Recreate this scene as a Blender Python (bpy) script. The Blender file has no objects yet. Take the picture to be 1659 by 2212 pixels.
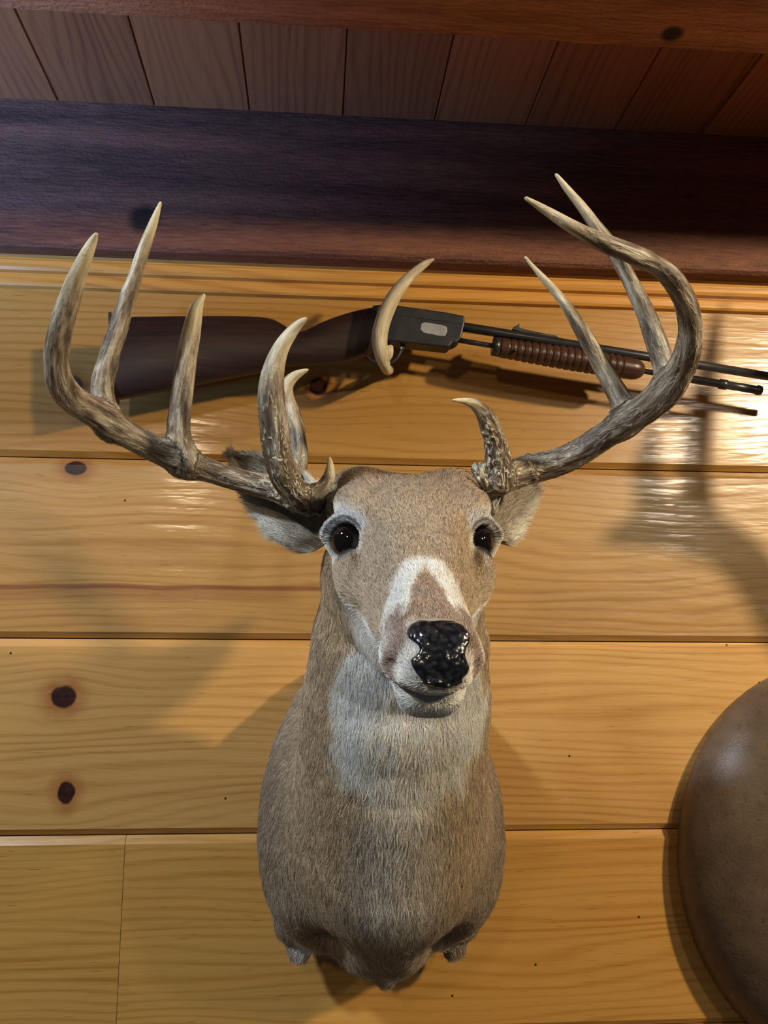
import bpy, math
import numpy as np
from mathutils import Vector, Matrix
rng = np.random.default_rng(7)
SC = bpy.context.scene; COL = SC.collection

# ------------------------------------------------------------------ camera, light, exposure
W, H, FPX, CAMD = 1659.0, 2212.0, 1871.8, 1.15
YAW, PITCH, ROLL = 0.0767, 0.15487, 0.00535
cf = np.array([math.sin(YAW)*math.cos(PITCH), math.cos(YAW)*math.cos(PITCH), math.sin(PITCH)])
cr = np.array([math.cos(YAW), -math.sin(YAW), 0.0]); cu = np.cross(cr, cf)
c_, s_ = math.cos(ROLL), math.sin(ROLL)
CR, CU = c_*cr + s_*cu, -s_*cr + c_*cu
cam = bpy.data.cameras.new('camera'); camo = bpy.data.objects.new('camera', cam); COL.objects.link(camo)
cam.sensor_fit = 'VERTICAL'; cam.sensor_height = 24.0; cam.lens = 24.0*FPX/H
cam.clip_start = .01
m4 = Matrix(((CR[0], CU[0], -cf[0], 0), (CR[1], CU[1], -cf[1], -CAMD), (CR[2], CU[2], -cf[2], 0), (0, 0, 0, 1)))
camo.matrix_world = m4
SC.camera = camo

def P(px, py, d):
    """point at distance d in front of the wall seen at photo pixel px, py"""
    v = CR*((px-W/2)/FPX) + CU*((H/2-py)/FPX) + cf
    v = v/v[1]*(CAMD-d)
    return np.array([v[0], -d, v[2]])
def mpp(d): return (CAMD-d)/FPX          # metres per pixel there

world = bpy.data.worlds.new('world'); SC.world = world; world.use_nodes = True
world.node_tree.nodes['Background'].inputs[0].default_value = (.75, .85, 1.0, 1)
world.node_tree.nodes['Background'].inputs[1].default_value = .03
SC.view_settings.view_transform = 'Standard'; SC.view_settings.look = 'None'
SC.view_settings.gamma = 1; SC.view_settings.use_curve_mapping = False
SC.view_settings.exposure = 0.12
def lamp(name, kind, loc, energy, color, size, aim=None, spread=None):
    l = bpy.data.lights.new(name, kind); l.energy = energy; l.color = color
    if kind == 'AREA':
        l.shape = 'DISK'; l.size = size
        if spread: l.spread = spread
    else: l.shadow_soft_size = size
    o = bpy.data.objects.new(name, l); COL.objects.link(o); o.location = loc
    if aim is not None: o.rotation_euler = (Vector(aim)-Vector(loc)).to_track_quat('-Z', 'Y').to_euler()
    return o
lamp('warm_lamp_light', 'POINT', (1.36, -1.32, .70), 84, (1.0, .80, .52), .04)
lamp('warm_lamp_light', 'POINT', (1.42, -2.15, .76), 20, (1.0, .88, .70), .07)
lamp('warm_lamp_light', 'POINT', (-.55, -2.45, .78), 16, (1.0, .80, .54), .06)
lamp('cool_lamp_light', 'POINT', (-1.25, -1.32, 1.16), 112, (.78, .89, 1.0), .08)
lamp('window_light', 'AREA', (-1.05, -.85, .0), 4.2, (.20, .42, 1.0), .3, aim=(-.6, -.18, .75), spread=1.1)

# ------------------------------------------------------------------ helpers
def s2l(*c):
    c = np.array(c, float)/255
    return np.where(c <= .04045, c/12.92, ((c+.055)/1.055)**2.4)
def rgba(*c): return tuple(s2l(*c)) + (1.0,)
def put(o, parent=None):
    COL.objects.link(o)
    if parent is not None: o.parent = parent
    return o
def mesh_obj(name, V, Fc, mat, parent=None, smooth=True, uv=None):
    me = bpy.data.meshes.new(name); me.from_pydata([tuple(map(float, v)) for v in V], [], [tuple(map(int, f)) for f in Fc])
    me.update()
    if smooth: me.polygons.foreach_set('use_smooth', [True]*len(me.polygons))
    if mat: me.materials.append(mat)
    return put(bpy.data.objects.new(name, me), parent)
def empty(name, loc, label, cat, group=None):
    o = bpy.data.objects.new(name, None); o.location = loc; o.empty_display_size = .05; COL.objects.link(o)
    o['label'] = label; o['category'] = cat
    if group: o['group'] = group
    return o
def adopt(o, root):
    o.parent = root; o.matrix_parent_inverse = Matrix.Translation(root.location).inverted()
def struct(o): o['kind'] = 'structure'; return o

def hsh(i, j, k, seed=0):
    n = (i*374761393 + j*668265263 + k*2147483647 + seed*1274126177) & 0xffffffff
    n = ((n ^ (n >> 13))*1274126177) & 0xffffffff
    n = ((n ^ (n >> 16))*2246822519) & 0xffffffff
    return ((n ^ (n >> 15)) & 0xffffff)/float(0xffffff)
def vnoise(p, seed=0):
    p = np.asarray(p, float); b = np.floor(p).astype(np.int64); f = p-b; f = f*f*(3-2*f); out = 0
    for i in (0, 1):
        for j in (0, 1):
            for k in (0, 1):
                w = (f[:, 0] if i else 1-f[:, 0])*(f[:, 1] if j else 1-f[:, 1])*(f[:, 2] if k else 1-f[:, 2])
                out = out + w*hsh(b[:, 0]+i, b[:, 1]+j, b[:, 2]+k, seed)
    return out
def fbm(p, seed=0, o=3):
    a, s, t = 0, 1.0, 0
    for q in range(o): a = a+s*vnoise(np.asarray(p)*(2**q), seed+q); t += s; s *= .5
    return a/t
def sst(a, b, x): t = np.clip((x-a)/(b-a), 0, 1); return t*t*(3-2*t)

# ---- implicit surface on a grid
def smin(a, b, k):
    if k <= 0: return np.minimum(a, b)
    h = np.clip(.5+.5*(b-a)/k, 0, 1)
    return b*(1-h)+a*h - k*h*(1-h)
class Field:
    def __init__(s, lo, hi, h):
        s.lo = np.array(lo, float); s.h = h; s.n = np.ceil((np.array(hi)-s.lo)/h).astype(int)+1
        s.F = np.full(tuple(s.n), .2, np.float32)
        s.ax = [(s.lo[i]+h*np.arange(s.n[i])).astype(np.float32) for i in range(3)]
    def box(s, lo, hi):
        a = np.clip(np.floor((np.array(lo)-s.lo)/s.h).astype(int), 0, s.n); b = np.clip(np.ceil((np.array(hi)-s.lo)/s.h).astype(int)+1, 0, s.n)
        sl = tuple(slice(a[i], b[i]) for i in range(3))
        return sl, s.ax[0][sl[0]][:, None, None], s.ax[1][sl[1]][None, :, None], s.ax[2][sl[2]][None, None, :]
    def add(s, lo, hi, fn, k=0.0, sub=False):
        sl, X, Y, Z = s.box(lo, hi)
        if 0 in s.F[sl].shape: return
        d = fn(X, Y, Z).astype(np.float32)
        s.F[sl] = -smin(-s.F[sl], d, k) if sub else smin(s.F[sl], d, k)
    def tube(s, pts, rad, k=0.0, sub=False):
        pts, rad = np.array(pts, float), np.array(rad, float); pad = rad.max()+.012+k
        sl, X, Y, Z = s.box(pts.min(0)-pad, pts.max(0)+pad)
        T = np.full(s.F[sl].shape, .2, np.float32); o = [sl[i].start for i in range(3)]
        for a, b, ra, rb in zip(pts[:-1], pts[1:], rad[:-1], rad[1:]):
            p2 = max(ra, rb)+.012+k; q, x, y, z = s.box(np.minimum(a, b)-p2, np.maximum(a, b)+p2)
            if 0 in s.F[q].shape: continue
            v = b-a; L = float(v@v)+1e-12
            t = np.clip(((x-a[0])*v[0]+(y-a[1])*v[1]+(z-a[2])*v[2])/L, 0, 1)
            d = np.sqrt((x-a[0]-t*v[0])**2+(y-a[1]-t*v[1])**2+(z-a[2]-t*v[2])**2)-(ra+(rb-ra)*t)
            r = tuple(slice(q[i].start-o[i], q[i].stop-o[i]) for i in range(3))
            T[r] = np.minimum(T[r], d)
        s.F[sl] = -smin(-s.F[sl], T, k) if sub else smin(s.F[sl], T, k)
    def ell(s, c, r, k=0.0, sub=False):
        c, r = np.array(c), np.array(r); m = r.min()
        s.add(c-r-k-.012, c+r+k+.012, lambda X, Y, Z: (np.sqrt(((X-c[0])/r[0])**2+((Y-c[1])/r[1])**2+((Z-c[2])/r[2])**2)-1)*m, k, sub)
    def mesh(s, smooth=2):
        F = s.F; ins = F < 0
        nx, ny, nz = F.shape
        c = np.zeros((nx-1, ny-1, nz-1), np.uint8)
        for i in (0, 1):
            for j in (0, 1):
                for k in (0, 1): c += ins[i:nx-1+i, j:ny-1+j, k:nz-1+k]
        act = (c > 0) & (c < 8); idx = np.argwhere(act); vid = np.full(act.shape, -1, np.int64); vid[act] = np.arange(len(idx))
        acc = np.zeros((len(idx), 3)); cnt = np.zeros(len(idx)); co = [(i, j, k) for i in (0, 1) for j in (0, 1) for k in (0, 1)]
        for a in co:
            for ax in range(3):
                if a[ax]: continue
                b = list(a); b[ax] = 1
                fa = F[tuple((idx+a).T)]; fb = F[tuple((idx+b).T)]; m = (fa < 0) != (fb < 0)
                t = fa[m]/(fa[m]-fb[m]); p = np.array(a, float)[None, :].repeat(m.sum(), 0); p[:, ax] += t
                acc[m] += p; cnt[m] += 1
        V = s.lo + s.h*(idx+acc/cnt[:, None])
        Q = []
        for ax in range(3):
            o1, o2 = (ax+1) % 3, (ax+2) % 3
            sa = [slice(1, -1)]*3; sb = [slice(1, -1)]*3; sa[ax] = slice(0, -1); sb[ax] = slice(1, None)
            A, B = ins[tuple(sa)], ins[tuple(sb)]
            e = np.argwhere(A != B); flip = A[tuple(e.T)]
            g = e.copy(); g[:, o1] += 1; g[:, o2] += 1      # grid index of the edge start
            q = []
            for d1, d2 in ((-1, -1), (0, -1), (0, 0), (-1, 0)):
                h = g.copy(); h[:, o1] += d1; h[:, o2] += d2; q.append(vid[tuple(h.T)])
            q = np.array(q).T; q[~flip] = q[~flip][:, ::-1]; Q.append(q)
        Q = np.concatenate(Q); Q = Q[(Q >= 0).all(1)]
        for _ in range(smooth):
            S = np.zeros_like(V); n = np.zeros(len(V))
            for a in range(4):
                for b in ((a+1) % 4, (a+3) % 4):
                    for x in range(3): S[:, x] += np.bincount(Q[:, a], V[Q[:, b], x], len(V))
                    n += np.bincount(Q[:, a], minlength=len(V))
            V = V*.4 + .6*S/np.maximum(n, 1)[:, None]
        return V, Q
def vnormals(V, Q):
    n = np.cross(V[Q[:, 2]]-V[Q[:, 0]], V[Q[:, 3]]-V[Q[:, 1]]); N = np.zeros_like(V)
    for a in range(4):
        for x in range(3): N[:, x] += np.bincount(Q[:, a], n[:, x], len(V))
    return N/np.maximum(np.linalg.norm(N, axis=1), 1e-12)[:, None]
def quad_obj(name, V, Q, mat, parent=None, colors=None, vec=None):
    me = bpy.data.meshes.new(name)
    me.vertices.add(len(V)); me.vertices.foreach_set('co', V.astype(np.float32).ravel())
    me.loops.add(len(Q)*4); me.loops.foreach_set('vertex_index', Q.astype(np.int32).ravel())
    me.polygons.add(len(Q)); me.polygons.foreach_set('loop_start', np.arange(0, len(Q)*4, 4, dtype=np.int32))
    me.update(calc_edges=True); me.validate()
    me.polygons.foreach_set('use_smooth', np.ones(len(me.polygons), bool))
    if colors is not None:
        a = me.attributes.new('tint', 'FLOAT_COLOR', 'POINT'); a.data.foreach_set('color', np.c_[colors, np.ones(len(colors))].astype(np.float32).ravel())
    if vec is not None:
        a = me.attributes.new('grain', 'FLOAT_VECTOR', 'POINT'); a.data.foreach_set('vector', vec.astype(np.float32).ravel())
    me.materials.append(mat)
    return put(bpy.data.objects.new(name, me), parent)

def spline(pts, n=6):
    pts = np.array(pts, float); out = []
    for i in range(len(pts)-1):
        p0, p1, p2, p3 = pts[max(i-1, 0)], pts[i], pts[i+1], pts[min(i+2, len(pts)-1)]
        for t in np.arange(n)/n:
            out.append(.5*((2*p1)+(-p0+p2)*t+(2*p0-5*p1+4*p2-p3)*t*t+(-p0+3*p1-3*p2+p3)*t**3))
    out.append(pts[-1]); return np.array(out)

# ---- materials
class NT:
    def __init__(s, name):
        s.m = bpy.data.materials.new(name); s.m.use_nodes = True; s.t = s.m.node_tree; s.b = s.t.nodes['Principled BSDF']
    def n(s, typ, **kw):
        o = s.t.nodes.new(typ)
        for k, v in kw.items(): setattr(o, k, v)
        return o
    def l(s, a, b): s.t.links.new(a, b)
    def val(s, sock, x):
        if hasattr(x, 'is_linked') or isinstance(x, bpy.types.NodeSocket): s.l(x, sock)
        else: sock.default_value = x
    def math(s, op, a, b=0.0, c=None, clamp=False):
        o = s.n('ShaderNodeMath', operation=op, use_clamp=clamp); s.val(o.inputs[0], a); s.val(o.inputs[1], b)
        if c is not None: s.val(o.inputs[2], c)
        return o.outputs[0]
    def mix(s, f, a, b, mode='MIX'):
        o = s.n('ShaderNodeMix', data_type='RGBA', blend_type=mode); s.val(o.inputs[0], f); s.val(o.inputs[6], a); s.val(o.inputs[7], b); return o.outputs[2]
    def comb(s, x, y, z):
        o = s.n('ShaderNodeCombineXYZ'); s.val(o.inputs[0], x); s.val(o.inputs[1], y); s.val(o.inputs[2], z); return o.outputs[0]
    def noise(s, v, scale, detail=3.0, rough=.5, dist=0.0):
        o = s.n('ShaderNodeTexNoise'); s.l(v, o.inputs['Vector']); o.inputs['Scale'].default_value = scale; o.inputs['Detail'].default_value = detail
        o.inputs['Roughness'].default_value = rough; o.inputs['Distortion'].default_value = dist; return o.outputs[0]
    def ramp(s, f, *st):
        o = s.n('ShaderNodeValToRGB'); s.val(o.inputs[0], f); e = o.color_ramp.elements
        while len(e) < len(st): e.new(.5)
        for q, (p, c) in zip(e, st): q.position = p; q.color = c if len(c) == 4 else tuple(c)+(1,)
        return o.outputs[0]
    def rng(s, x, a, b, c=0.0, d=1.0, smooth=True):
        o = s.n('ShaderNodeMapRange', interpolation_type='SMOOTHSTEP' if smooth else 'LINEAR'); s.val(o.inputs[0], x)
        for i, v in enumerate((a, b, c, d)): o.inputs[i+1].default_value = v
        return o.outputs[0]
    def xyz(s, v):
        o = s.n('ShaderNodeSeparateXYZ'); s.l(v, o.inputs[0]); return o.outputs
    def bump(s, h, strength, dist, normal=None):
        o = s.n('ShaderNodeBump'); s.l(h, o.inputs['Height']); o.inputs['Strength'].default_value = strength; o.inputs['Distance'].default_value = dist
        if normal: s.l(normal, o.inputs['Normal'])
        s.l(o.outputs[0], s.b.inputs['Normal']); return o.outputs[0]
    def set(s, **kw):
        for k, v in kw.items(): s.val(s.b.inputs[k.replace('_', ' ')], v)
def bw(x): return (x, x, x, 1)

def pine(name, axis=0, light=(222, 166, 92), dark=(168, 100, 40), knots=(), rough=.3, bumpy=1.0, streak=None, holes=()):
    """varnished boards, grain along the axis; face attribute pid = (board number, shade, 0)"""
    T = NT(name); co = T.n('ShaderNodeTexCoord').outputs['Object']; X, Y, Z = T.xyz(co)
    at = T.n('ShaderNodeAttribute', attribute_name='pid'); PI_, SH, _ = T.xyz(at.outputs['Vector'])
    if axis == 0: a, b, c = X, Z, Y
    else: a, b, c = Y, X, Z
    # knots bend the grain round themselves
    kdark = kring = None; bend = 0.0
    for (kx, kz, r, asp) in knots:
        dx = T.math('SUBTRACT', a, kx); dz = T.math('SUBTRACT', b, kz)
        wob = T.math('MULTIPLY', T.noise(T.comb(X, Y, Z), 60.0, 2), .5)
        q = T.math('SQRT', T.math('ADD', T.math('POWER', T.math('DIVIDE', dx, r), 2.0), T.math('POWER', T.math('DIVIDE', dz, r*asp), 2.0)))
        q = T.math('ADD', q, T.math('SUBTRACT', wob, .25))
        k1 = T.rng(q, .8, 1.05, 1.0, 0.0); k2 = T.rng(q, .9, 2.5, 1.0, 0.0)
        q2 = T.math('ADD', T.math('POWER', T.math('DIVIDE', dx, r*5), 2.0), T.math('POWER', T.math('DIVIDE', dz, r*3.0), 2.0))
        g = T.math('DIVIDE', T.math('MULTIPLY', dz, 1.0), T.math('ADD', q2, .5))
        bend = T.math('ADD', T.math('MULTIPLY', g, -.45), bend)
        kdark = k1 if kdark is None else T.math('MAXIMUM', kdark, k1); kring = k2 if kring is None else T.math('MAXIMUM', kring, k2)
    bb = T.math('ADD', b, bend) if knots else b
    off = T.math('MULTIPLY', PI_, 3.7)
    v1 = T.comb(T.math('ADD', T.math('MULTIPLY', a, 1.6), off), T.math('ADD', T.math('MULTIPLY', bb, 9.0), off), 0.0)
    w1 = T.noise(v1, 1.0, 2.0, .45)
    ph = T.math('ADD', T.math('MULTIPLY', bb, 480.0), T.math('MULTIPLY', w1, 50.0))
    rings = T.math('ADD', T.math('MULTIPLY', T.math('SINE', ph), .5), .5)
    rings = T.math('POWER', rings, 2.2)
    amp = T.noise(T.comb(T.math('MULTIPLY', a, 2.2), T.math('ADD', T.math('MULTIPLY', bb, 14), off), 0.0), 1.0, 2.0)
    fine = T.noise(T.comb(T.math('ADD', T.math('MULTIPLY', a, 7.0), off), T.math('MULTIPLY', bb, 420.0), T.math('MULTIPLY', c, 60.0)), 1.0, 3.0, .6)
    broad = T.noise(T.comb(T.math('ADD', T.math('MULTIPLY', a, 1.3), off), T.math('MULTIPLY', bb, 22.0), 0.0), 1.0, 3.0)
    f = T.math('ADD', T.math('MULTIPLY', T.math('MULTIPLY', rings, amp), .8), T.math('MULTIPLY', T.math('SUBTRACT', fine, .5), 1.0))
    f = T.math('ADD', f, T.math('MULTIPLY', T.math('SUBTRACT', broad, .5), .9), clamp=True)
    lc, dc = s2l(*light), s2l(*dark)
    colr = T.ramp(f, (0.0, tuple(lc)), (.45, tuple(lc*.6+dc*.4)), (1.0, tuple(dc)))
    dash = T.rng(T.noise(T.comb(T.math('ADD', T.math('MULTIPLY', a, 26.0), off), T.math('MULTIPLY', bb, 700.0), 0.0), 1.0, 1.0), .70, .78, 0, 1)
    colr = T.mix(T.math('MULTIPLY', dash, .65), colr, rgba(96, 52, 22))
    if streak:
        for (z0, x0, x1, hw, amt) in streak:
            wv = T.math('MULTIPLY', T.math('SUBTRACT', T.noise(T.comb(T.math('MULTIPLY', a, 3.0), 0.0, 0.0), 1.0, 2.0), .5), .03)
            q = T.math('ABSOLUTE', T.math('SUBTRACT', T.math('ADD', b, wv), z0))
            e = T.math('MULTIPLY', T.rng(q, hw*.3, hw, amt, 0.0), T.math('MULTIPLY', T.rng(a, x0, x0+.05, 0, 1), T.rng(a, x1-.06, x1, 1, 0)))
            colr = T.mix(e, colr, rgba(120, 44, 34))
    if knots:
        colr = T.mix(T.math('MULTIPLY', T.math('MULTIPLY', kring, T.noise(co, 45.0, 3)), .95), colr, rgba(150, 62, 26))
        kc = T.ramp(T.noise(co, 90.0, 4), (.3, s2l(38, 18, 14)), (.75, s2l(74, 34, 24)))
        colr = T.mix(kdark, colr, kc)
    for (hx, hz, r) in holes:
        q = T.math('SQRT', T.math('ADD', T.math('POWER', T.math('SUBTRACT', a, hx), 2.0), T.math('POWER', T.math('SUBTRACT', b, hz), 2.0)))
        colr = T.mix(T.rng(q, r*.6, r, 1, 0), colr, rgba(28, 14, 8))
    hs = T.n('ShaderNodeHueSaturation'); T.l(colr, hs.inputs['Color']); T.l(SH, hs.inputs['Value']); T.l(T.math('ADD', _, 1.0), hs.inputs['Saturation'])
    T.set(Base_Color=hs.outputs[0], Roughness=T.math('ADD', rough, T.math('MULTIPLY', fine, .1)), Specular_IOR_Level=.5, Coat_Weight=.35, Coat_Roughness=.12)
    ripple = T.noise(T.comb(T.math('MULTIPLY', a, 9.0), T.math('MULTIPLY', b, 45.0), 0.0), 1.0, 3.0)
    h = T.math('ADD', T.math('MULTIPLY', f, -.5), T.math('ADD', T.math('MULTIPLY', ripple, 2.4), T.math('MULTIPLY', fine, .5)))
    nb = T.bump(h, .35*bumpy, .0012); T.l(nb, T.b.inputs['Coat Normal'])
    return T.m

def rough_beam(name, light, dark, knots=(), scale=1.0):
    T = NT(name); co = T.n('ShaderNodeTexCoord').outputs['Object']; X, Y, Z = T.xyz(co)
    fine = T.noise(T.comb(T.math('MULTIPLY', X, 30.0), T.math('MULTIPLY', Y, 300.0), T.math('MULTIPLY', Z, 300.0)), 1.0, 4.0, .65)
    broad = T.noise(T.comb(T.math('MULTIPLY', X, 2.0), T.math('MULTIPLY', Y, 25.0), T.math('MULTIPLY', Z, 25.0)), 1.0, 3.0)
    fuzz = T.noise(T.comb(T.math('MULTIPLY', X, 170.0), T.math('MULTIPLY', Y, 260.0), T.math('MULTIPLY', Z, 260.0)), 1.0, 3.0, .6)
    f = T.math('ADD', T.math('MULTIPLY', fine, .5), T.math('MULTIPLY', broad, .6)); f = T.math('SUBTRACT', f, .05)
    colr = T.ramp(f, (.34, s2l(*light)), (.62, s2l(*dark)))
    for (kx, ky, kz, r) in knots:
        q = T.n('ShaderNodeVectorMath', operation='DISTANCE'); T.l(co, q.inputs[0]); q.inputs[1].default_value = (kx, ky, kz)
        w = T.math('ADD', q.outputs['Value'], T.math('MULTIPLY', T.noise(co, 30.0, 2), r*.6))
        colr = T.mix(T.rng(w, r*.9, r*1.6, 1, 0), colr, rgba(34, 18, 14))
    T.set(Base_Color=colr, Roughness=.62, Specular_IOR_Level=.35)
    T.bump(T.math('ADD', T.math('MULTIPLY', fine, .8), fuzz), .8, .0022*scale)
    return T.m

# ------------------------------------------------------------------ the room: plank wall, moulding, beams, ceiling
XL, XR = -1.7, 1.9
PW = .2373; G = [.2459+PW*i for i in range(2)] + []
grooves = [.2459+PW, .2459, .0085, -.2339, -.4712, -.7085, -.9458, -1.1831]
grooves[1] = .2465; grooves[2] = .0092; grooves[3] = -.2335
def wall():
    V, Fc, pid = [], [], []
    bev, dep, gap = .0095, .0065, .0016
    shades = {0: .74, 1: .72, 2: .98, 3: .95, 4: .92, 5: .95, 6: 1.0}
    for i in range(len(grooves)-1):
        zt, zb = grooves[i]-gap/2, grooves[i+1]+gap/2
        if i == 0: zt = grooves[0]+.20
        spans = [(XL, XR)]
        if i == 3: spans = [(XL, XR)]
        if grooves[i] < -.2 and grooves[i] > -.3: spans = [(XL, -.2328), (-.2322, XR)]
        for si, (x0, x1) in enumerate(spans):
            prof = [(0.012, zt), (dep, zt), (0.0, zt-bev), (0.0, zb+bev*.8), (dep, zb), (0.012, zb)]
            # y positive = into the wall
            b = len(V)
            for x in (x0, x1):
                for (yy, zz) in prof: V.append((x, yy, zz))
            n = len(prof)
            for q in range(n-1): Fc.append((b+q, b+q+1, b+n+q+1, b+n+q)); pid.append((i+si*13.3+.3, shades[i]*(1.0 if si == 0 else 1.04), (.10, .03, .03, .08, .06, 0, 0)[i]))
            Fc.append(tuple(b+q for q in range(n))); pid.append((i, .5, 0)); Fc.append(tuple(b+n+q for q in range(n))[::-1]); pid.append((i, .5, 0))
    b = len(V); V += [(XL, .011, -1.3), (XR, .011, -1.3), (XR, .011, .9), (XL, .011, .9)]; Fc.append((b, b+1, b+2, b+3)); pid.append((50, .18, 0))
    kn = [P(137, 1506, 0), P(143, 1712, 0), P(163, 1003, 0), P(160, 832, 0), P(688, 834, 0)]
    ks = [(kn[0][0], kn[0][2], .0165, .95), (kn[1][0], kn[1][2], .0115, 1.25), (kn[2][0], kn[2][2]-.005, .015, .7), (kn[3][0], kn[3][2], .0125, 1.1), (kn[4][0], kn[4][2], .0135, 1.0)]
    ho = [(270, 1081), (487, 1725), (23, 1411), (1230, 1633), (1573, 1393), (1640, 1475), (1380, 1981), (1157, 2084), (977, 2151)]
    ho = [tuple(P(a, b, 0)[[0, 2]])+(.0018,) for a, b in ho]
    st = P(300, 1268, 0)[2]
    mat = pine('varnished_pine', 0, (212, 164, 100), (170, 112, 54), ks, .3, 1.0, streak=[(st, -1.0, .06, .0045, .6), (st-.009, -1.0, -.0, .014, .28)], holes=ho)
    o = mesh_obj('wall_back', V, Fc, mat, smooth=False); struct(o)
    a = o.data.attributes.new('pid', 'FLOAT_VECTOR', 'FACE'); a.data.foreach_set('vector', np.array(pid, np.float32).ravel())
wall()

def prism_x(name, prof, mat, x0=XL, x1=XR, pid=(1, 1, 0)):
    n = len(prof); V = [(x0, -d, z) for d, z in prof]+[(x1, -d, z) for d, z in prof]
    Fc = [(q, (q+1) % n, n+(q+1) % n, n+q) for q in range(n)]+[tuple(range(n))[::-1], tuple(range(n, 2*n))]
    o = mesh_obj(name, V, Fc, mat, smooth=False); struct(o)
    a = o.data.attributes.new('pid', 'FLOAT_VECTOR', 'FACE'); a.data.foreach_set('vector', np.tile(np.array(pid, np.float32), len(Fc)))
    return o
moul = pine('varnished_pine_moulding', 0, (214, 156, 74), (160, 96, 36), (), .28, .7)
zT = .5262
def zat(y, d, x=800): return P(x, y, d)[2]
zm0, zm1, zm2 = zat(650, 0), zat(621, .008), zat(585, .016)
o = prism_x('trim_1', [(0, zm0-.0), (.008, zm0+.001), (.010, zm0+.004), (.010, zm1-.002), (.0085, zm1+.001), (.0085, zm1+.002),
                   (.0165, zm1+.003), (.019, zm1+.007), (.019, zm1+.016), (.0165, zm1+.019), (.016, zm1+.022), (.019, zm1+.025), (.019, zT+.03), (0, zT+.03)], moul, pid=(9, 1.02, 0))
beamM = rough_beam('stained_rough_beam', (140, 90, 66), (76, 46, 36), [tuple(P(310, 470, .05)*np.array([1, 1, 1]))+(.020,)])
zh0 = zat(560, .045); zc = P(800, 252, .047)[2]
prism_x('beam_header', [(.0, zh0-.0), (.042, zh0), (.047, zh0+.004), (.047, zc+.05), (0, zc+.05)], beamM).name = 'trim_2'
zb = zc-.12
dnb = CAMD-(CAMD-.38)*zb/.6013
beam2 = rough_beam('rough_sawn_beam', (226, 150, 100), (160, 94, 62), [tuple(P(1452, 75, dnb+.02))+(.012,)], 1.6)  # wood colour lightened to stand in for lamplight missing on the underside
# the front beam, edge slightly ragged
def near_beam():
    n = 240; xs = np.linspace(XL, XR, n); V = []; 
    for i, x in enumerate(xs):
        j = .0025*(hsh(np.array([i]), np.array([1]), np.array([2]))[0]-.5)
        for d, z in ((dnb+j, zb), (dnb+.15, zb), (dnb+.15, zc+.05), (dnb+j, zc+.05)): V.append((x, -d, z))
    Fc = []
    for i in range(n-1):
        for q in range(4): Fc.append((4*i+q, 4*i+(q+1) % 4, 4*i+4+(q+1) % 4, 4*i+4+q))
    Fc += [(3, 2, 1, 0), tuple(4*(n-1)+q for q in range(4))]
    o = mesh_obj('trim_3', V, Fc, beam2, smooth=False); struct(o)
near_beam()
def ceiling():
    V, Fc, pid = [], [], []
    xs0 = P(540, 235, .047)[0]; w = P(740, 245, .047)[0]-xs0; w = (P(1135, 268, .047)[0]-P(125, 215, .047)[0])/5.0
    base = P(125, 215, .047)[0]
    for i in range(-12, 16):
        x0, x1 = base+w*i+.0003, base+w*(i+1)-.0003; b = len(V)
        prof = [(x0, zc+.003), (x0+.0012, zc), (x1-.0012, zc), (x1, zc+.003)]
        for d in (0.0, .56):
            for x, z in prof: V.append((x, -d, z))
        for q in range(3): Fc.append((b+q, b+q+1, b+5+q, b+4+q)); pid.append((i*1.7+20, .8+.3*((i*37) % 10)/10, 0))
    b = len(V); V += [(XL, 0, zc+.005), (XR, 0, zc+.005), (XR, -.56, zc+.005), (XL, -.56, zc+.005)]; Fc.append((b, b+1, b+2, b+3)); pid.append((3, .15, 0))
    b = len(V); V += [(x, y, zc+z) for z in (.02, .05) for x, y in ((XL, 0.01), (XR, 0.01), (XR, -.56), (XL, -.56))]
    for f in ((0, 1, 2, 3), (4, 5, 6, 7), (0, 1, 5, 4), (2, 3, 7, 6), (0, 3, 7, 4), (1, 2, 6, 5)): Fc.append(tuple(b+q for q in f)); pid.append((3, .5, 0))
    o = mesh_obj('ceiling', V, Fc, pine('ceiling_boards', 1, (176, 106, 62), (116, 58, 36), (), .42, .8), smooth=False); struct(o)
    a = o.data.attributes.new('pid', 'FLOAT_VECTOR', 'FACE'); a.data.foreach_set('vector', np.array(pid, np.float32).ravel())
ceiling()

# ------------------------------------------------------------------ the deer mount (all in real measures, mirror plane x = XC)
XC = .079
EYE = np.array([XC, -.44, .0887]); HP = math.radians(30)
HF = np.array([0, -math.cos(HP), -math.sin(HP)]); HU = np.array([0, -math.sin(HP), math.cos(HP)])
def hl(X, Y, Z):
    dy, dz = Y-EYE[1], Z-EYE[2]
    f = dy*HF[1]+dz*HF[2]
    return X-XC+.0045*sst(.0, .15, f), f, dy*HU[1]+dz*HU[2]          # the muzzle swings a little to one side
def hw(x, f, u): return EYE+np.array([x-.0045*float(sst(.0, .15, f)), 0, 0])+HF*f+HU*u
TF = [-.13, -.11, -.08, -.05, -.02, .0, .03, .06, .09, .12, .15, .17, .185, .196, .204, .207]
TW = [.030, .048, .0585, .0635, .0655, .0645, .0560, .0475, .0395, .0335, .0305, .0300, .0280, .0235, .015, .004]
TT = [-.01, .012, .0270, .0370, .0405, .0405, .0365, .0310, .0265, .0225, .0200, .0185, .0160, .0110, .003, -.008]
TB = [-.03, -.05, -.070, -.078, -.075, -.070, -.058, -.050, -.044, -.036, -.027, -.0245, -.0235, -.022, -.018, -.012]
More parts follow.
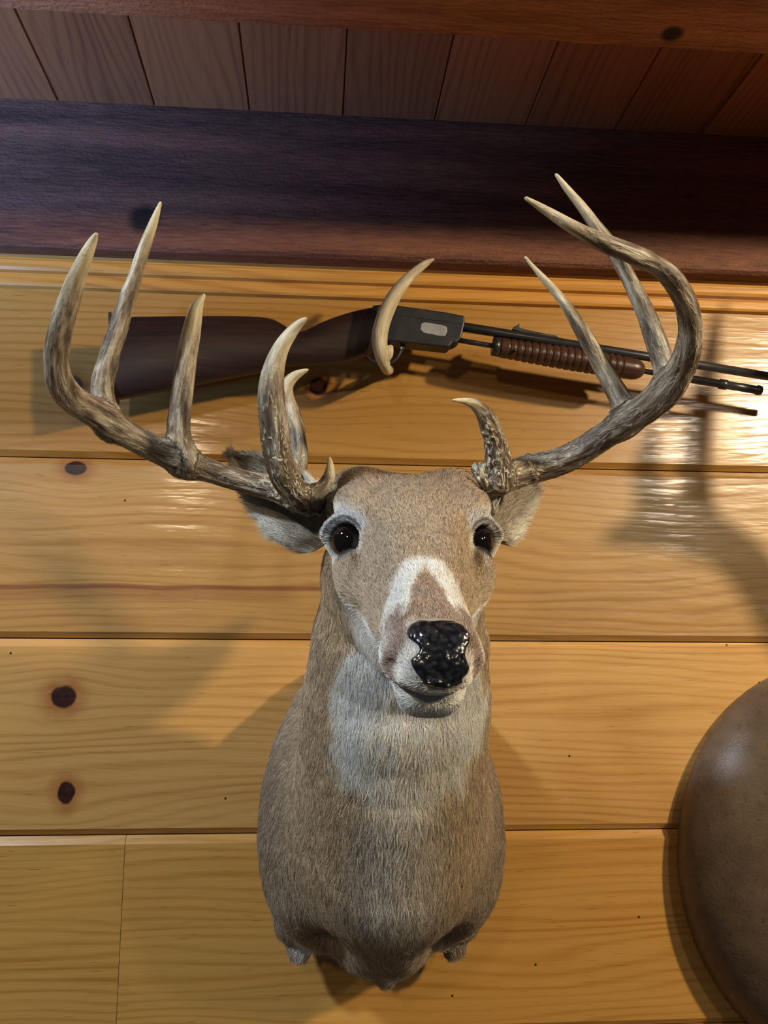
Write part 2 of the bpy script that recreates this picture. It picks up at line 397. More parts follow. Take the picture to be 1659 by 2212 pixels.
def d_upper(X, Y, Z):
    x, f, u = hl(X, Y, Z); fc = np.clip(f, -.13, .207)
    w, t, b = np.interp(fc, TF, TW), np.interp(fc, TF, TT), np.interp(fc, TF, TB)
    c, hh = (t+b)/2, (t-b)/2
    # the nose bridge is narrower than the cheeks
    up = np.clip((u-c)/hh, -1, 1); w2 = w*(1-.16*np.clip(up, 0, 1)*sst(.0, .05, f)*(1-sst(.13, .17, f)))
    r = (np.abs(x/w2)**2.3+np.abs((u-c)/hh)**2.3)**(1/2.3)
    d = (r-1)*np.minimum(w2, hh)
    return np.maximum(d, np.maximum(-.13-f, f-.207))
BZ = [-.365, -.35, -.335, -.31, -.27, -.218, -.165, -.11, -.056, -.02, .01]
BA = [.030, .0750, .0920, .108, .128, .1390, .136, .124, .100, .062, .01]
BB = [.080, .115, .145, .180, .208, .21, .185, .16, .12, .08, .01]
def d_body(X, Y, Z):
    zc_ = np.clip(Z, -.365, .01); a, b = np.interp(zc_, BZ, BA), np.interp(zc_, BZ, BB)
    r = np.sqrt(((X-XC)/a)**2+((Y+.03)/b)**2); d = (r-1)*np.minimum(a, b)
    return np.maximum(np.maximum(d, Y+.0008), np.maximum(Z-.01, -.365-Z))
NP = [(.150, -.232, .106, .098), (.205, -.18, .104, .120), (.250, -.11, .0945, .115), (.290, -.05, .0900, .102), (.325, .0, .0825, .086), (.355, .05, .072, .073), (.375, .09, .058, .056)]
def d_neck(X, Y, Z):
    out = None
    for (d0, z0, a0, b0), (d1, z1, a1, b1) in zip(NP[:-1], NP[1:]):
        vy, vz = -(d1-d0), z1-z0; L = vy*vy+vz*vz
        t = np.clip(((Y+d0)*vy+(Z-z0)*vz)/L, 0, 1)
        a, b = a0+(a1-a0)*t, b0+(b1-b0)*t
        qy, qz = Y+d0-vy*t, Z-z0-vz*t
        d = (np.sqrt(((X-XC)/a)**2+(qy*qy+qz*qz)/(b*b))-1)*np.minimum(a, b)
        out = d if out is None else np.minimum(out, d)
    return out
EB = [np.array([XC-.0008+s*.0520, -.4405, .0865]) for s in (-1, 1)]       # eyeballs
EN = []
for s in (-1, 1):
    n = np.array([s*.33, -.90, -.08]); EN.append(n/np.linalg.norm(n))
def torus(c, n, R, r, sq=1.0):
    up = np.array([0, 0, 1.0]); e1 = np.cross(up, n); e1 /= np.linalg.norm(e1); e2 = np.cross(n, e1)
    def fn(X, Y, Z):
        q = [X-c[0], Y-c[1], Z-c[2]]
        a = sum(q[i]*e1[i] for i in range(3)); b = sum(q[i]*e2[i] for i in range(3))/sq; h = sum(q[i]*n[i] for i in range(3))
        return np.sqrt((np.sqrt(a*a+b*b)-R)**2+h*h)-r
    return fn
def build_hide():
    F = Field((XC-.185, -.67, -.44), (XC+.185, .004, .175), .0026)
    big = ((XC-.19, -.7, -.5), (XC+.19, .1, .02))
    F.add(*big, d_body)
    F.add((XC-.14, -.5, -.4), (XC+.14, 0, .18), d_neck, .035)
    # chest: keel of the brisket, two flank folds, leg stubs and the hollows beside the keel
    F.ell((XC, -.150, -.240), (.064, .086, .080), .03)
    F.tube([(XC, -.165, -.258), (XC+.002, -.152, -.309), (XC+.004, -.140, -.352)], [.046, .030, .010], .025)
    for s in (-1, 1):
        F.tube([(XC+s*.09, -.05, -.26), (XC+s*.092, -.06, -.315), (XC+s*.089, -.055, -.345)], [.042, .029, .019], .02)
        F.ell((XC+s*.066, -.185, -.318), (.020, .046, .030), .03, sub=True)
        F.ell((XC+s*.053, -.055, -.378), (.026, .13, .045), .012, sub=True)
        F.ell((XC+s*.100, -.115, -.20), (.034, .07, .09), .035)
    F.add((XC-.10, -.70, -.1), (XC+.10, -.28, .18), d_upper, .016)
    # cheeks and jaw
    for s in (-1, 1):
        F.tube([hw(s*.026, -.055, -.055), hw(s*.022, .02, -.058), hw(s*.014, .10, -.045)], [.042, .032, .020], .02)
        F.tube([hw(s*.046, -.045, .020), hw(s*.052, -.018, .024), hw(s*.048, .004, .022)], [.013, .0125, .008], .018)   # brow
        F.ell(hw(s*.045, .03, -.018), (.017, .030, .022), .02)
        F.ell(hw(s*.0170, .174, -.011), (.0150, .019, .0150), .010)        # muzzle pads
        F.ell(hw(s*.043, -.075, .022), (.020, .020, .013), .02)             # pedicles
        F.ell(hw(s*.045, .06, .019), (.006, .03, .012), .015, sub=True)
    for s in (-1, 1): F.tube([hw(0, .03, -.052), hw(s*.004, .11, -.038), hw(s*.0065, .152, -.0320), hw(s*.0065, .178, -.0315)], [.03, .0215, .0180, .0160], .006)    # lower jaw
    F.add(hw(0, .18, -.022)-.05, hw(0, .18, -.022)+.05, lambda X, Y, Z: (lambda x, f, u: np.maximum(np.abs(u+.0235-.22*(x*x)/.03+.1*(f-.18))-.0011, .135-f))(*hl(X, Y, Z)), .002, sub=True)
    for i, s in enumerate((-1, 1)):
        c, n = EB[i], EN[i]
        F.ell(c+n*.010, (.0165, .0165, .0150), .005, sub=True)
        F.add(c-.04, c+.04, torus(c+n*.0045, n, .0152, .0042, .92), .004)
        up = c+np.array([0, 0, .0045])
        F.add(up-.04, up+.04, torus(up+n*.0040, n, .0170, .0038, .86), .004)
        e1 = np.cross([0, 0, 1.0], n); e1 /= np.linalg.norm(e1); e2 = np.cross(n, e1)
        arc = [c+n*.0068+(e1*math.cos(math.radians(a_))+e2*math.sin(math.radians(a_))*.92)*.0205+n*.001*math.sin(math.radians(a_)) for a_ in range(20, 165, 12)]
        F.tube(arc, [.0040]*len(arc), .006)                                # heavy upper lid roll
        # nostril dent
        F.ell(hw(s*.0275, .192, -.006), (.006, .007, .005), .006, sub=True)
        # tear duct corner
        F.tube([c+n*.016+np.array([-s*.013, 0, -.005]), c+n*.018+np.array([-s*.017, 0, -.012])], [.0022, .001], .002, sub=True)
    return F
HIDE = build_hide(); HV, HQ = HIDE.mesh(2); HN = vnormals(HV, HQ)
print('hide verts', len(HV))

C_GREY, C_TAN, C_WHITE, C_BROWN, C_DARK = s2l(182, 166, 146), s2l(212, 188, 154), s2l(250, 246, 236), s2l(160, 130, 102), s2l(132, 110, 92)
def mixc(c, d, w): w = np.asarray(w)[:, None]; return c*(1-w)+np.array(d)*w
def headness(p):
    dn = d_neck(p[:, 0], p[:, 1], p[:, 2]); dh = d_upper(p[:, 0], p[:, 1], p[:, 2])
    x, f, u = hl(p[:, 0], p[:, 1], p[:, 2])
    return np.maximum(sst(-.004, .012, dn-dh), sst(.02, .06, f))
def coat(p):
    x, f, u = hl(p[:, 0], p[:, 1], p[:, 2]); ax = np.abs(x); hd = headness(p)
    n1, n2 = fbm(p*22, 3), fbm(p*70, 5)
    c = np.tile(C_TAN, (len(p), 1))
    # neck and body
    c = mixc(c, C_GREY, sst(.05, .13, ax+.03*(n1-.5))*.75)
    c = mixc(c, C_BROWN, sst(.04, .0, ax+.05*(n1-.5))*sst(-.14, -.19, p[:, 2])*.65)
    c = mixc(c, C_DARK, sst(.09, .14, ax)*.45)
    c = mixc(c, C_GREY, sst(-.22, -.30, p[:, 2])*.5)
    px, pz = x-.005, p[:, 2]
    q = np.sqrt((px/(.075+.005*sst(-.05, -.12, pz)))**2*1.0+((pz+.048)/np.where(pz < -.048, .090, .066))**2)
    thr = (1-sst(.86, 1.06, q+.30*(n2-.5)+.25*(n1-.5)))*sst(.22, .27, -p[:, 1])
    c = mixc(c, C_WHITE, thr)
    # leg tufts, brisket tuft
    for (tx, ty, tz, r) in ((-.082, -.09, -.345, .020), (.066, -.10, -.325, .015), (.008, -.150, -.340, .016)):
        dd = np.sqrt((x-tx)**2+((p[:, 1]-ty)*.6)**2+(p[:, 2]-tz)**2)
        c = mixc(c, C_WHITE, sst(r*1.3, r*.6, dd+.012*(n2-.5)))
    # head
    h = np.tile(C_GREY*.55+C_TAN*.45, (len(p), 1))
    h = mixc(h, C_BROWN, sst(.03, -.06, f)*.45+.25*n2)
    h = mixc(h, s2l(150, 112, 76), sst(-.045, -.09, f)*sst(.0, .03, u)*.75)
    for i, s in enumerate((-1, 1)):
        v = p-EB[i]+np.array([s*.005, 0, 0]); dd = np.sqrt(v[:, 0]**2+v[:, 1]**2+(v[:, 2]-.002)**2)
        ring = 1-sst(.025, .037, dd+.008*(n2-.5)+.006*sst(.0, .02, v[:, 2]*0+(-s)*v[:, 0]-.012))
        h = mixc(h, C_WHITE, ring*.85); v = p-EB[i]; dd = np.linalg.norm(v, axis=1)
        a = (v@EN[i]); rr = np.sqrt(np.maximum(dd**2-a**2, 0)); rim = (1-sst(.0135, .0170, rr))*sst(.0, .006, a)
        h = mixc(h, s2l(120, 116, 120), rim*.9)
        h = mixc(h, s2l(200, 200, 204), (1-sst(.003, .008, np.abs(rr-.021)))*sst(.002, .008, v[:, 2])*.7)
        h = mixc(h, s2l(52, 46, 46), (1-sst(.0006, .0018, np.abs(rr-.0188)))*sst(.001, .006, v[:, 2])*.8)
        h = mixc(h, s2l(34, 28, 28), (1-sst(.0118, .0136, rr))*sst(.0, .006, a)*.9)
    ci = .003+.29*(f-.115); inner = sst(-.003, .003, ax-np.maximum(ci, 0)+.006*(n2-.5))
    outer = 1-sst(-.004, .005, ax-(.022+.32*(f-.12))+.008*(n2-.5))
    band = inner*outer*sst(.092, .106, f+.01*(n2-.5))
    band = np.maximum(band, sst(.150, .160, f)*sst(.0, .004, ax-ci)*sst(.2, .2001, ax*0+1))
    h = mixc(h, C_WHITE, band*.9)
    tri = (1-sst(-.003, .003, ax-ci+.006*(n2-.5)))*sst(.112, .125, f)*sst(-.005, .005, u)
    h = mixc(h, s2l(170, 142, 122), tri*.75)
    h = mixc(h, C_WHITE, tri*sst(.168, .176, f+.01*(n2-.5))*.7)
    rr = np.sqrt(ax**2+(u+.008)**2)
    h = mixc(h, C_WHITE, (1-sst(.022, .026, rr))*sst(.165, .175, f)*.85)
    h = mixc(h, s2l(150, 116, 96), (1-sst(.0015, .005, np.abs(rr-.0285+.004*(n2-.5))))*sst(.014, .022, ax)*sst(.14, .16, f)*.8)
    h = mixc(h, C_WHITE, (1-sst(-.022, -.014, u+.004*(n2-.5)))*sst(.12, .15, f)*(1-.4*n2))          # lips
    h = mixc(h, C_WHITE, (1-sst(-.034, -.026, u))*sst(.02, .06, f)*.9)
    return np.clip(c*(1-hd[:, None])+h*hd[:, None], 0, 1)*(.88+.24*n2[:, None])

def fur_mat(name, mul=1.0):
    T = NT(name); a = T.n('ShaderNodeAttribute', attribute_name='tint')
    T.set(Base_Color=a.outputs['Color'], Roughness=.55, Specular_IOR_Level=.35, Sheen_Weight=.15)
    return T.m
FUR = fur_mat('deer_fur')
def hide_mat():
    T = NT('deer_hide'); a = T.n('ShaderNodeAttribute', attribute_name='tint')
    T.set(Base_Color=T.mix(1.0, a.outputs['Color'], bw(.62), 'MULTIPLY'), Roughness=.7, Specular_IOR_Level=.3)
    return T.m
HIDEM = hide_mat()

def flow(p, n):
    """which way the hair lies"""
    x, f, u = hl(p[:, 0], p[:, 1], p[:, 2]); hd = headness(p)[:, None]
    v = np.zeros_like(p); v[:, 2] = -1; v[:, 0] = x*3.0*(1-sst(-.15, -.25, p[:, 2])*1.2); v[:, 1] = .25
    v[:, 0] += np.sign(x)*.35*sst(.03, .12, np.abs(x))
    hv = np.tile(-HF*1.0, (len(p), 1)); hv[:, 0] += x*9*sst(.06, -.03, f); hv[:, 2] += .2
    low = sst(-.02, -.05, u)[:, None]; hv = hv*(1-low)+np.array([0, .5, -.8])*low
    chin = (sst(.12, .15, f)*sst(-.030, -.040, u))[:, None]; hv = hv*(1-chin)+np.array([0, .1, -1])*chin
    return v*(1-hd)+hv*hd
def make_fur(name, V, Q, N, count, colf, lenf, flowf, parent, rad=.00016, lift=.17, seed=1, skip=None):
    r = np.random.default_rng(seed)
    a, b, c, d = (V[Q[:, i]] for i in range(4)); ar = .5*np.linalg.norm(np.cross(c-a, d-b), axis=1)
    fc = (a+b+c+d)/4
    wt = ar*np.where(fc[:, 1] > -.01, .15, 1.0)*(1+3.0*sst(.36, .5, -fc[:, 1]))
    if skip is not None: wt = wt*skip(fc)
    k = r.choice(len(Q), count, p=wt/wt.sum()); s, t = r.random(count)[:, None], r.random(count)[:, None]
    def bil(A): return A[Q[k, 0]]*(1-s)*(1-t)+A[Q[k, 1]]*s*(1-t)+A[Q[k, 2]]*s*t+A[Q[k, 3]]*(1-s)*t
    p, n = bil(V), bil(N); n /= np.linalg.norm(n, axis=1)[:, None]
    v = flowf(p, n)
    v = v/np.maximum(np.linalg.norm(v, axis=1), 1e-9)[:, None]
    cl = np.c_[fbm(p*110, 11, 2), fbm(p*110, 12, 2), fbm(p*110, 13, 2)]-.5
    v = v+cl*.9+r.normal(0, .16, p.shape)
    v = v-n*(v*n).sum(1)[:, None]; v /= np.maximum(np.linalg.norm(v, axis=1), 1e-9)[:, None]
    L = lenf(p)*(.6+.8*r.random(count)); K = 5; ts = np.linspace(0, 1, K)
    lf = lift*(.4+1.2*r.random(count)+1.0*(fbm(p*140, 21, 2)-.5)*2)
    pos = np.empty((count, K, 3))
    for i, q in enumerate(ts):
        pos[:, i] = p+v*(L*q)[:, None]+n*(L*(lf*q-.55*lf*q*q)+.0002)[:, None]
        pos[:, i, 2] -= L*.06*q*q
    hc = bpy.data.hair_curves.new(name); hc.add_curves([K]*count)
    hc.points.foreach_set('position', pos.astype(np.float32).ravel())
    ra = hc.attributes.new('radius', 'FLOAT', 'POINT')
    ra.data.foreach_set('value', (rad*np.tile(np.array([1, 1, .85, .6, .12]), count)*np.repeat(.7+.6*r.random(count), K)).astype(np.float32))
    col = colf(p); wh = sst(.5, .75, col.mean(1)); col = col*((.66+.2*wh)+.62*r.random(count)*(1-.5*wh))[:, None]
    dk = r.random(count) < .20*(1-.75*wh); col[dk] *= .45; lt = r.random(count) < .18; col[lt] *= 1.3
    ca = hc.attributes.new('tint', 'FLOAT_COLOR', 'CURVE'); ca.data.foreach_set('color', np.c_[np.clip(col, 0, .9), np.ones(count)].astype(np.float32).ravel())
    hc.materials.append(FUR)
    return put(bpy.data.objects.new(name, hc), parent)

def deer_len(p):
    hd = headness(p); x, f, u = hl(p[:, 0], p[:, 1], p[:, 2])
    face = .0048+.005*sst(.02, -.07, f)+.006*sst(-.03, -.06, u)
    for c in EB: face = face*(.35+.65*sst(.020, .036, np.linalg.norm(p-c, axis=1)))
    face = face*(.55+.45*sst(.19, .15, f))
    body = .0095+.004*sst(.25, .3, -p[:, 1])*(1-sst(.05, .08, np.abs(p[:, 0]-XC)))+.003*sst(-.2, -.3, p[:, 2])
    return body*(1-hd)+face*hd
# nose outline in the photo, carried to its own depth
NOSE_Z = [(510, 590), (560, 510), (660, 455), (800, 470), (900, 460), (1050, 465), (1150, 520), (1212, 600), (1215, 690), (1180, 745), (1148, 800), (1142, 860), (1165, 930), (1195, 985), (1175, 1060), (1110, 1120), (1125, 1160), (1060, 1205), (930, 1228), (800, 1218), (690, 1190), (645, 1120), (600, 1060), (545, 970), (535, 905), (600, 850), (638, 800), (625, 750), (580, 712), (522, 665)]
NOSE = np.array([P(780+a/5.184, 1250+b/5.184, .605)[[0, 2]] for a, b in NOSE_Z])
def poly2(X, Z, pts):
    d = np.full(np.broadcast(X, Z).shape, 1e9); sg = np.ones(d.shape)
    n = len(pts)
    for i in range(n):
        a, b = pts[i], pts[(i+1) % n]; e = b-a; wx, wz = X-a[0], Z-a[1]
        t = np.clip((wx*e[0]+wz*e[1])/(e@e), 0, 1); d = np.minimum(d, (wx-e[0]*t)**2+(wz-e[1]*t)**2)
        c1 = (Z >= a[1]) & (Z < b[1]); c2 = (Z < a[1]) & (Z >= b[1]); cr_ = e[0]*wz-e[1]*wx
        sg = np.where((c1 & (cr_ > 0)) | (c2 & (cr_ < 0)), -sg, sg)
    return sg*np.sqrt(d)
def sample(F, P_):
    g = (P_-F.lo)/F.h; b = np.clip(np.floor(g).astype(int), 0, F.n-2); f = g-b; o = 0
    for i in (0, 1):
        for j in (0, 1):
            for k in (0, 1):
                w = (f[:, 0] if i else 1-f[:, 0])*(f[:, 1] if j else 1-f[:, 1])*(f[:, 2] if k else 1-f[:, 2])
                o = o+w*F.F[b[:, 0]+i, b[:, 1]+j, b[:, 2]+k]
    return o
deer = empty('deer_mount', (XC, 0, -.2), 'shoulder mount of a whitetail buck with white throat patch, large antlers, facing the viewer', 'mounted deer head')
adopt(quad_obj('body', HV, HQ, HIDEM, None, colors=coat(HV)), deer)
def nose():
    c = np.array([XC, -.605, -.004]); N_ = Field((XC-.03, -.655, -.040), (XC+.03, -.56, .032), .0009)
    X, Y, Z = [a for a in np.meshgrid(*N_.ax, indexing='ij')]
    pts = np.c_[X.ravel(), Y.ravel(), Z.ravel()]
    base = sample(HIDE, pts).reshape(X.shape)
    o2 = poly2(N_.ax[0][:, None].astype(float), N_.ax[2][None, :].astype(float), NOSE)[:, None, :]
    cell = fbm(pts*np.array([330, 330, 330]), 31, 2).reshape(X.shape)
    lob = -.0022*np.exp(-(((np.abs(X-XC)-.0125)/.007)**2+((Z-.0105)/.008)**2))
    a = base-.0022+(cell-.5)*.0022+lob
    N_.F = np.maximum(np.maximum(-smin(-a, -(o2+0*a), .002), -.008-base), Y+.585).astype(np.float32)
    V, Q = N_.mesh(1)
    T = NT('nose_leather'); co = T.n('ShaderNodeTexCoord').outputs['Object']
    v = T.n('ShaderNodeTexVoronoi', feature='SMOOTH_F1'); T.l(co, v.inputs['Vector']); v.inputs['Scale'].default_value = 330
    cc = T.ramp(v.outputs['Distance'], (.05, s2l(50, 52, 58)), (.6, s2l(15, 14, 16)))
    T.set(Base_Color=cc, Roughness=.20, Specular_IOR_Level=.6, Coat_Weight=.5, Coat_Roughness=.08)
    T.bump(T.math('MULTIPLY', v.outputs['Distance'], -1.0), .5, .0009)
    o = quad_obj('nose', V, Q, T.m); adopt(o, deer); return V
NV = nose()
def uv_ball(c, n, r, name, mat, seg=40, rings=24):
    n = Vector(n); rot = n.to_track_quat('Z', 'Y').to_matrix(); V, Fc = [], []
    for i in range(rings+1):
        t = math.pi*i/rings
        for j in range(seg):
            p = 2*math.pi*j/seg; V.append(Vector(c)+rot@Vector((r*math.sin(t)*math.cos(p), r*math.sin(t)*math.sin(p), r*math.cos(t))))
    for i in range(rings):
        for j in range(seg): Fc.append((i*seg+j, (i+1)*seg+j, (i+1)*seg+(j+1) % seg, i*seg+(j+1) % seg))
    return mesh_obj(name, V, Fc, mat)
T = NT('eye_glass'); T.set(Base_Color=rgba(20, 13, 11), Roughness=.04, Specular_IOR_Level=.7, Coat_Weight=.6, Coat_Roughness=.02); EYEM = T.m
for i in (0, 1):
    o = uv_ball(EB[i], EN[i], .0165, 'eye', EYEM); adopt(o, deer)
T = NT('lash_hair'); T.set(Base_Color=rgba(24, 18, 16), Roughness=.4); LASH = T.m
def lashes():
    for i, s in enumerate((-1, 1)):
        r = np.random.default_rng(40+i); c, n = EB[i], EN[i]; up = np.array([0, 0, 1.0]); e1 = np.cross(up, n); e1 /= np.linalg.norm(e1); e2 = np.cross(n, e1)
        N_ = 42; pos = np.zeros((N_, 6, 3))
        out_ = e1*s*np.sign(e1[0])                      # towards the outer corner
        for k in range(N_):
            th = math.radians(r.uniform(-5, 125)); dirv = out_*math.cos(th)+e2*math.sin(th)
            b = c+n*.0105+dirv*.0128; L = .010*(.6+.6*math.cos(th-.4)**2)*(.7+.5*r.random())
            d = n*.75+dirv*.45+out_*.55-e2*.25+r.normal(0, .12, 3)
            for q in range(6):
                t = q/5; pos[k, q] = b+d*L*t+e2*L*.45*t*t
        hc = bpy.data.hair_curves.new('eyelashes'); hc.add_curves([6]*N_); hc.points.foreach_set('position', pos.astype(np.float32).ravel())
        ra = hc.attributes.new('radius', 'FLOAT', 'POINT'); ra.data.foreach_set('value', np.tile(np.array([.00016, .00015, .00013, .0001, .00007, .00003], np.float32), N_))
        hc.materials.append(LASH); o = put(bpy.data.objects.new('eyelashes', hc)); adopt(o, deer)
lashes()
def no_fur(fc):
    m = np.ones(len(fc)); x, f, u = hl(fc[:, 0], fc[:, 1], fc[:, 2])
    for i in (0, 1):
        v = fc-EB[i]; a = v@EN[i]; rr = np.sqrt(np.maximum((v*v).sum(1)-a*a, 0)); m *= np.where((rr < .0175) & (a > 0), .0, 1)
    dn = poly2(fc[:, 0], fc[:, 2], NOSE); m *= np.where((dn < .0012) & (fc[:, 1] < -.57), 0, 1)
    return m
o = make_fur('fur', HV, HQ, HN, 420000, coat, deer_len, flow, None, skip=no_fur, seed=1); adopt(o, deer)

# whiskers on the muzzle
def ear(tip, base, bulge, side, d_cup=.016, name='ear'):
    tip, base = np.array(tip), np.array(base); ax = tip-base; L = np.linalg.norm(ax); ax /= L
    nrm = np.array([side*.35, -1.0, -.15]); nrm -= ax*(nrm@ax); nrm /= np.linalg.norm(nrm); lat = np.cross(ax, nrm)
    nu, nv = 30, 18; V = []
    for sh in (1, -1):
        for i in range(nu+1):
            u = i/nu; w = bulge*(math.sin(math.pi*min(1, (u*.90+.10))**.85)**.75 if u < 1 else 0)
            for j in range(nv+1):
                v = 2*j/nv-1
                cup = d_cup*(1-.55*u)*(v*v)*(1.1-.1*v)
                edge = max(0, 1-abs(v)**4)*max(0, 1-u**8)
                V.append(base+ax*L*u+lat*w*v+nrm*(cup-.010*math.sin(math.pi*u)+sh*.0016*edge))
    m = (nu+1)*(nv+1); Q = []
    for i in range(nu):
        for j in range(nv):
            a = i*(nv+1)+j; b = a+nv+1
            Q.append((a, b, b+1, a+1)); Q.append((m+a, m+a+1, m+b+1, m+b))
    V, Q = np.array(V), np.array(Q); N = vnormals(V, Q)
    if (N[:m]@nrm).mean() < 0: Q = Q[:, ::-1]; N = -N
    lv = lambda p: ((p-base)@ax/L, np.abs((p-base)@lat)/bulge)
    def col(p):
        u, v = lv(p); n = fbm(p*60, 61)
        c = np.tile(s2l(168, 152, 130), (len(p), 1)); c = mixc(c, s2l(240, 236, 224), sst(.35, .95, v+.4*(n-.5))*.8+.15)
        return c
    fl = lambda p, n: ax*1.0+lat*((p-base)@lat)[:, None]*14
    o = quad_obj(name, V, Q, HIDEM, None, colors=col(V)); adopt(o, deer)
    f = make_fur('fur', V, Q, N, 22000, col, lambda p: .008+.006*fbm(p*40, 7), fl, None, rad=.00016, lift=.35, seed=5)
    f.parent = o
EL = ear(P(507, 985, .345), P(712, 1165, .375), .030, -1)
ER = ear(P(1152, 1032, .29), P(1048, 1150, .37), .027, 1)

# ------------------------------------------------------------------ antlers
def antler_mat():
    T = NT('antler'); a = T.n('ShaderNodeAttribute', attribute_name='tint'); R_, G_, B_ = T.xyz(a.outputs['Vector'])
    g = T.n('ShaderNodeAttribute', attribute_name='grain').outputs['Vector']; gx, gy, gz = T.xyz(g)
    sv = T.comb(T.math('MULTIPLY', gx, 150.0), T.math('MULTIPLY', gy, 150.0), T.math('MULTIPLY', gz, 26.0))
    st = T.noise(sv, 1.0, 4.0, .6, .3)
    vv = T.comb(T.math('MULTIPLY', gx, 210.0), T.math('MULTIPLY', gy, 210.0), T.math('MULTIPLY', gz, 44.0))
    vn = T.noise(vv, 1.0, 2.0, .45, .6)
    vein = T.rng(T.math('ABSOLUTE', T.math('SUBTRACT', vn, .5)), .014, .050, 1, 0)
    base = T.ramp(st, (.32, s2l(58, 46, 38)), (.45, s2l(112, 96, 78)), (.56, s2l(166, 152, 130)), (.70, s2l(226, 218, 200)))
    base = T.mix(T.math('MULTIPLY', G_, .62), base, rgba(92, 70, 54))
    base = T.mix(T.math('MULTIPLY', vein, T.math('MULTIPLY', G_, .75), clamp=True), base, rgba(244, 236, 214))
    tipc = T.ramp(st, (.3, s2l(206, 186, 140)), (.7, s2l(242, 230, 200)))
    base = T.mix(R_, base, tipc)
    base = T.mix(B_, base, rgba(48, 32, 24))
    T.set(Base_Color=base, Roughness=.5, Specular_IOR_Level=.5)
    h = T.math('ADD', T.math('MULTIPLY', st, T.math('SUBTRACT', 1.2, R_)), T.math('MULTIPLY', vein, T.math('MULTIPLY', G_, .9)))
    T.bump(h, 1.0, .0020)
    return T.m
ANT = antler_mat()
def make_antler(branches, name, k=.010, pearls=(), rough0=1.0, h=.0015, seed=3, extra=()):
    """branches: lists of (px, py, distance from wall, width px, [roughness, tip])"""
    W3 = []
    for br in branches:
        pts = np.array([P(b[0], b[1], b[2]) for b in br]); rad = np.array([b[3]*.5*mpp(b[2]) for b in br]); rad[-1] = max(rad[-1], .0018); rad[-2] *= 1.18; rad[-3] *= 1.08
        q = spline(np.c_[pts, rad], 6); W3.append((q[:, :3], np.maximum(q[:, 3], .0012)))
    allp = np.concatenate([w[0] for w in W3]); allr = max(w[1].max() for w in W3)
    F = Field(allp.min(0)-allr-.012, allp.max(0)+allr+.012, h)
    for i, (p, r) in enumerate(W3): F.tube(p, r, 0 if i == 0 else k)
    for c, r in pearls: F.ell(c, (r, r, r), .0012)
    for fn in extra: fn(F)
    V, Q = F.mesh(2); N = vnormals(V, Q)
    # nearest centre line sample gives the grain frame
    best = np.full(len(V), 9e9); G = np.zeros((len(V), 3)); tip = np.zeros(len(V)); rg = np.zeros(len(V)); s0 = 0
    for bi, (p, r) in enumerate(W3):
        seg = np.r_[0, np.cumsum(np.linalg.norm(np.diff(p, axis=0), axis=1))]; tg = np.gradient(p, axis=0); tg /= np.linalg.norm(tg, axis=1)[:, None]
        e = np.array([0, -1.0, 0]) if abs(tg[0][1]) < .9 else np.array([1.0, 0, 0]); E1, E2 = [], []
        for t in tg:
            e = e-t*(e@t); e /= np.linalg.norm(e); E1.append(e); E2.append(np.cross(t, e))
        E1, E2 = np.array(E1), np.array(E2)
        for a0 in range(0, len(V), 20000):
            sl = slice(a0, a0+20000); d = ((V[sl, None, :]-p[None])**2).sum(2); j = d.argmin(1); dm = np.sqrt(d[np.arange(len(j)), j])-r[j]
            m = dm < best[sl]; v = V[sl]-p[j]
            g = np.c_[(v*E1[j]).sum(1), (v*E2[j]).sum(1), seg[j]+(v*tg[j]).sum(1)+bi*1.7]
            ix = np.arange(len(V))[sl][m]; best[ix] = dm[m]; G[ix] = g[m]
            rem = seg[-1]-seg[j]
            tip[ix] = (1-sst(.004, min(.075, seg[-1]*.42), rem))[m]
            rr = np.interp(seg[j]/seg[-1], [0, .25, .8], branches[bi][0][4] if len(branches[bi][0]) > 4 else [rough0, .5, .05]); rg[ix] = rr[m]
    S = fbm(np.c_[G[:, 0]*170, G[:, 1]*170, G[:, 2]*30], seed); B = fbm(V*430, seed+5, 2)
    rid = 1-np.abs(2*S-1)
    V = V+N*((rid-.8)*.0040*(.35+rg)*(1-.8*tip)+(B-.5)*.0016*rg*(1-tip))[:, None]
    return V, Q, np.c_[tip*.85, rg, np.zeros(len(V))], G, W3
r_ = np.random.default_rng(12)
def burr(c, axis, R, n, r0, jit=.004):
    axis = np.array(axis, float); axis /= np.linalg.norm(axis); e1 = np.cross(axis, [0, 1, 0]); e1 /= np.linalg.norm(e1); e2 = np.cross(axis, e1); out = []
    for i in range(n):
        t = 2*math.pi*i/n+r_.uniform(-.1, .1); out.append((c+(e1*math.cos(t)+e2*math.sin(t))*R*r_.uniform(.92, 1.08)+axis*r_.uniform(-jit, jit), r0*r_.uniform(.6, 1.3)))
    return out
def scatter(pts, rads, n, r0):
    out = []
    for i in range(n):
        j = r_.integers(0, len(pts)-1); t = r_.random(); c = pts[j]*(1-t)+pts[j+1]*t; R = rads[j]*(1-t)+rads[j+1]*t
        d = r_.normal(size=3); d[1] = -abs(d[1]); ax = pts[j+1]-pts[j]; ax /= np.linalg.norm(ax); d -= ax*(d@ax); d /= np.linalg.norm(d)
        out.append((c+d*R*.98, r0*r_.uniform(.5, 1.2)))
    return out
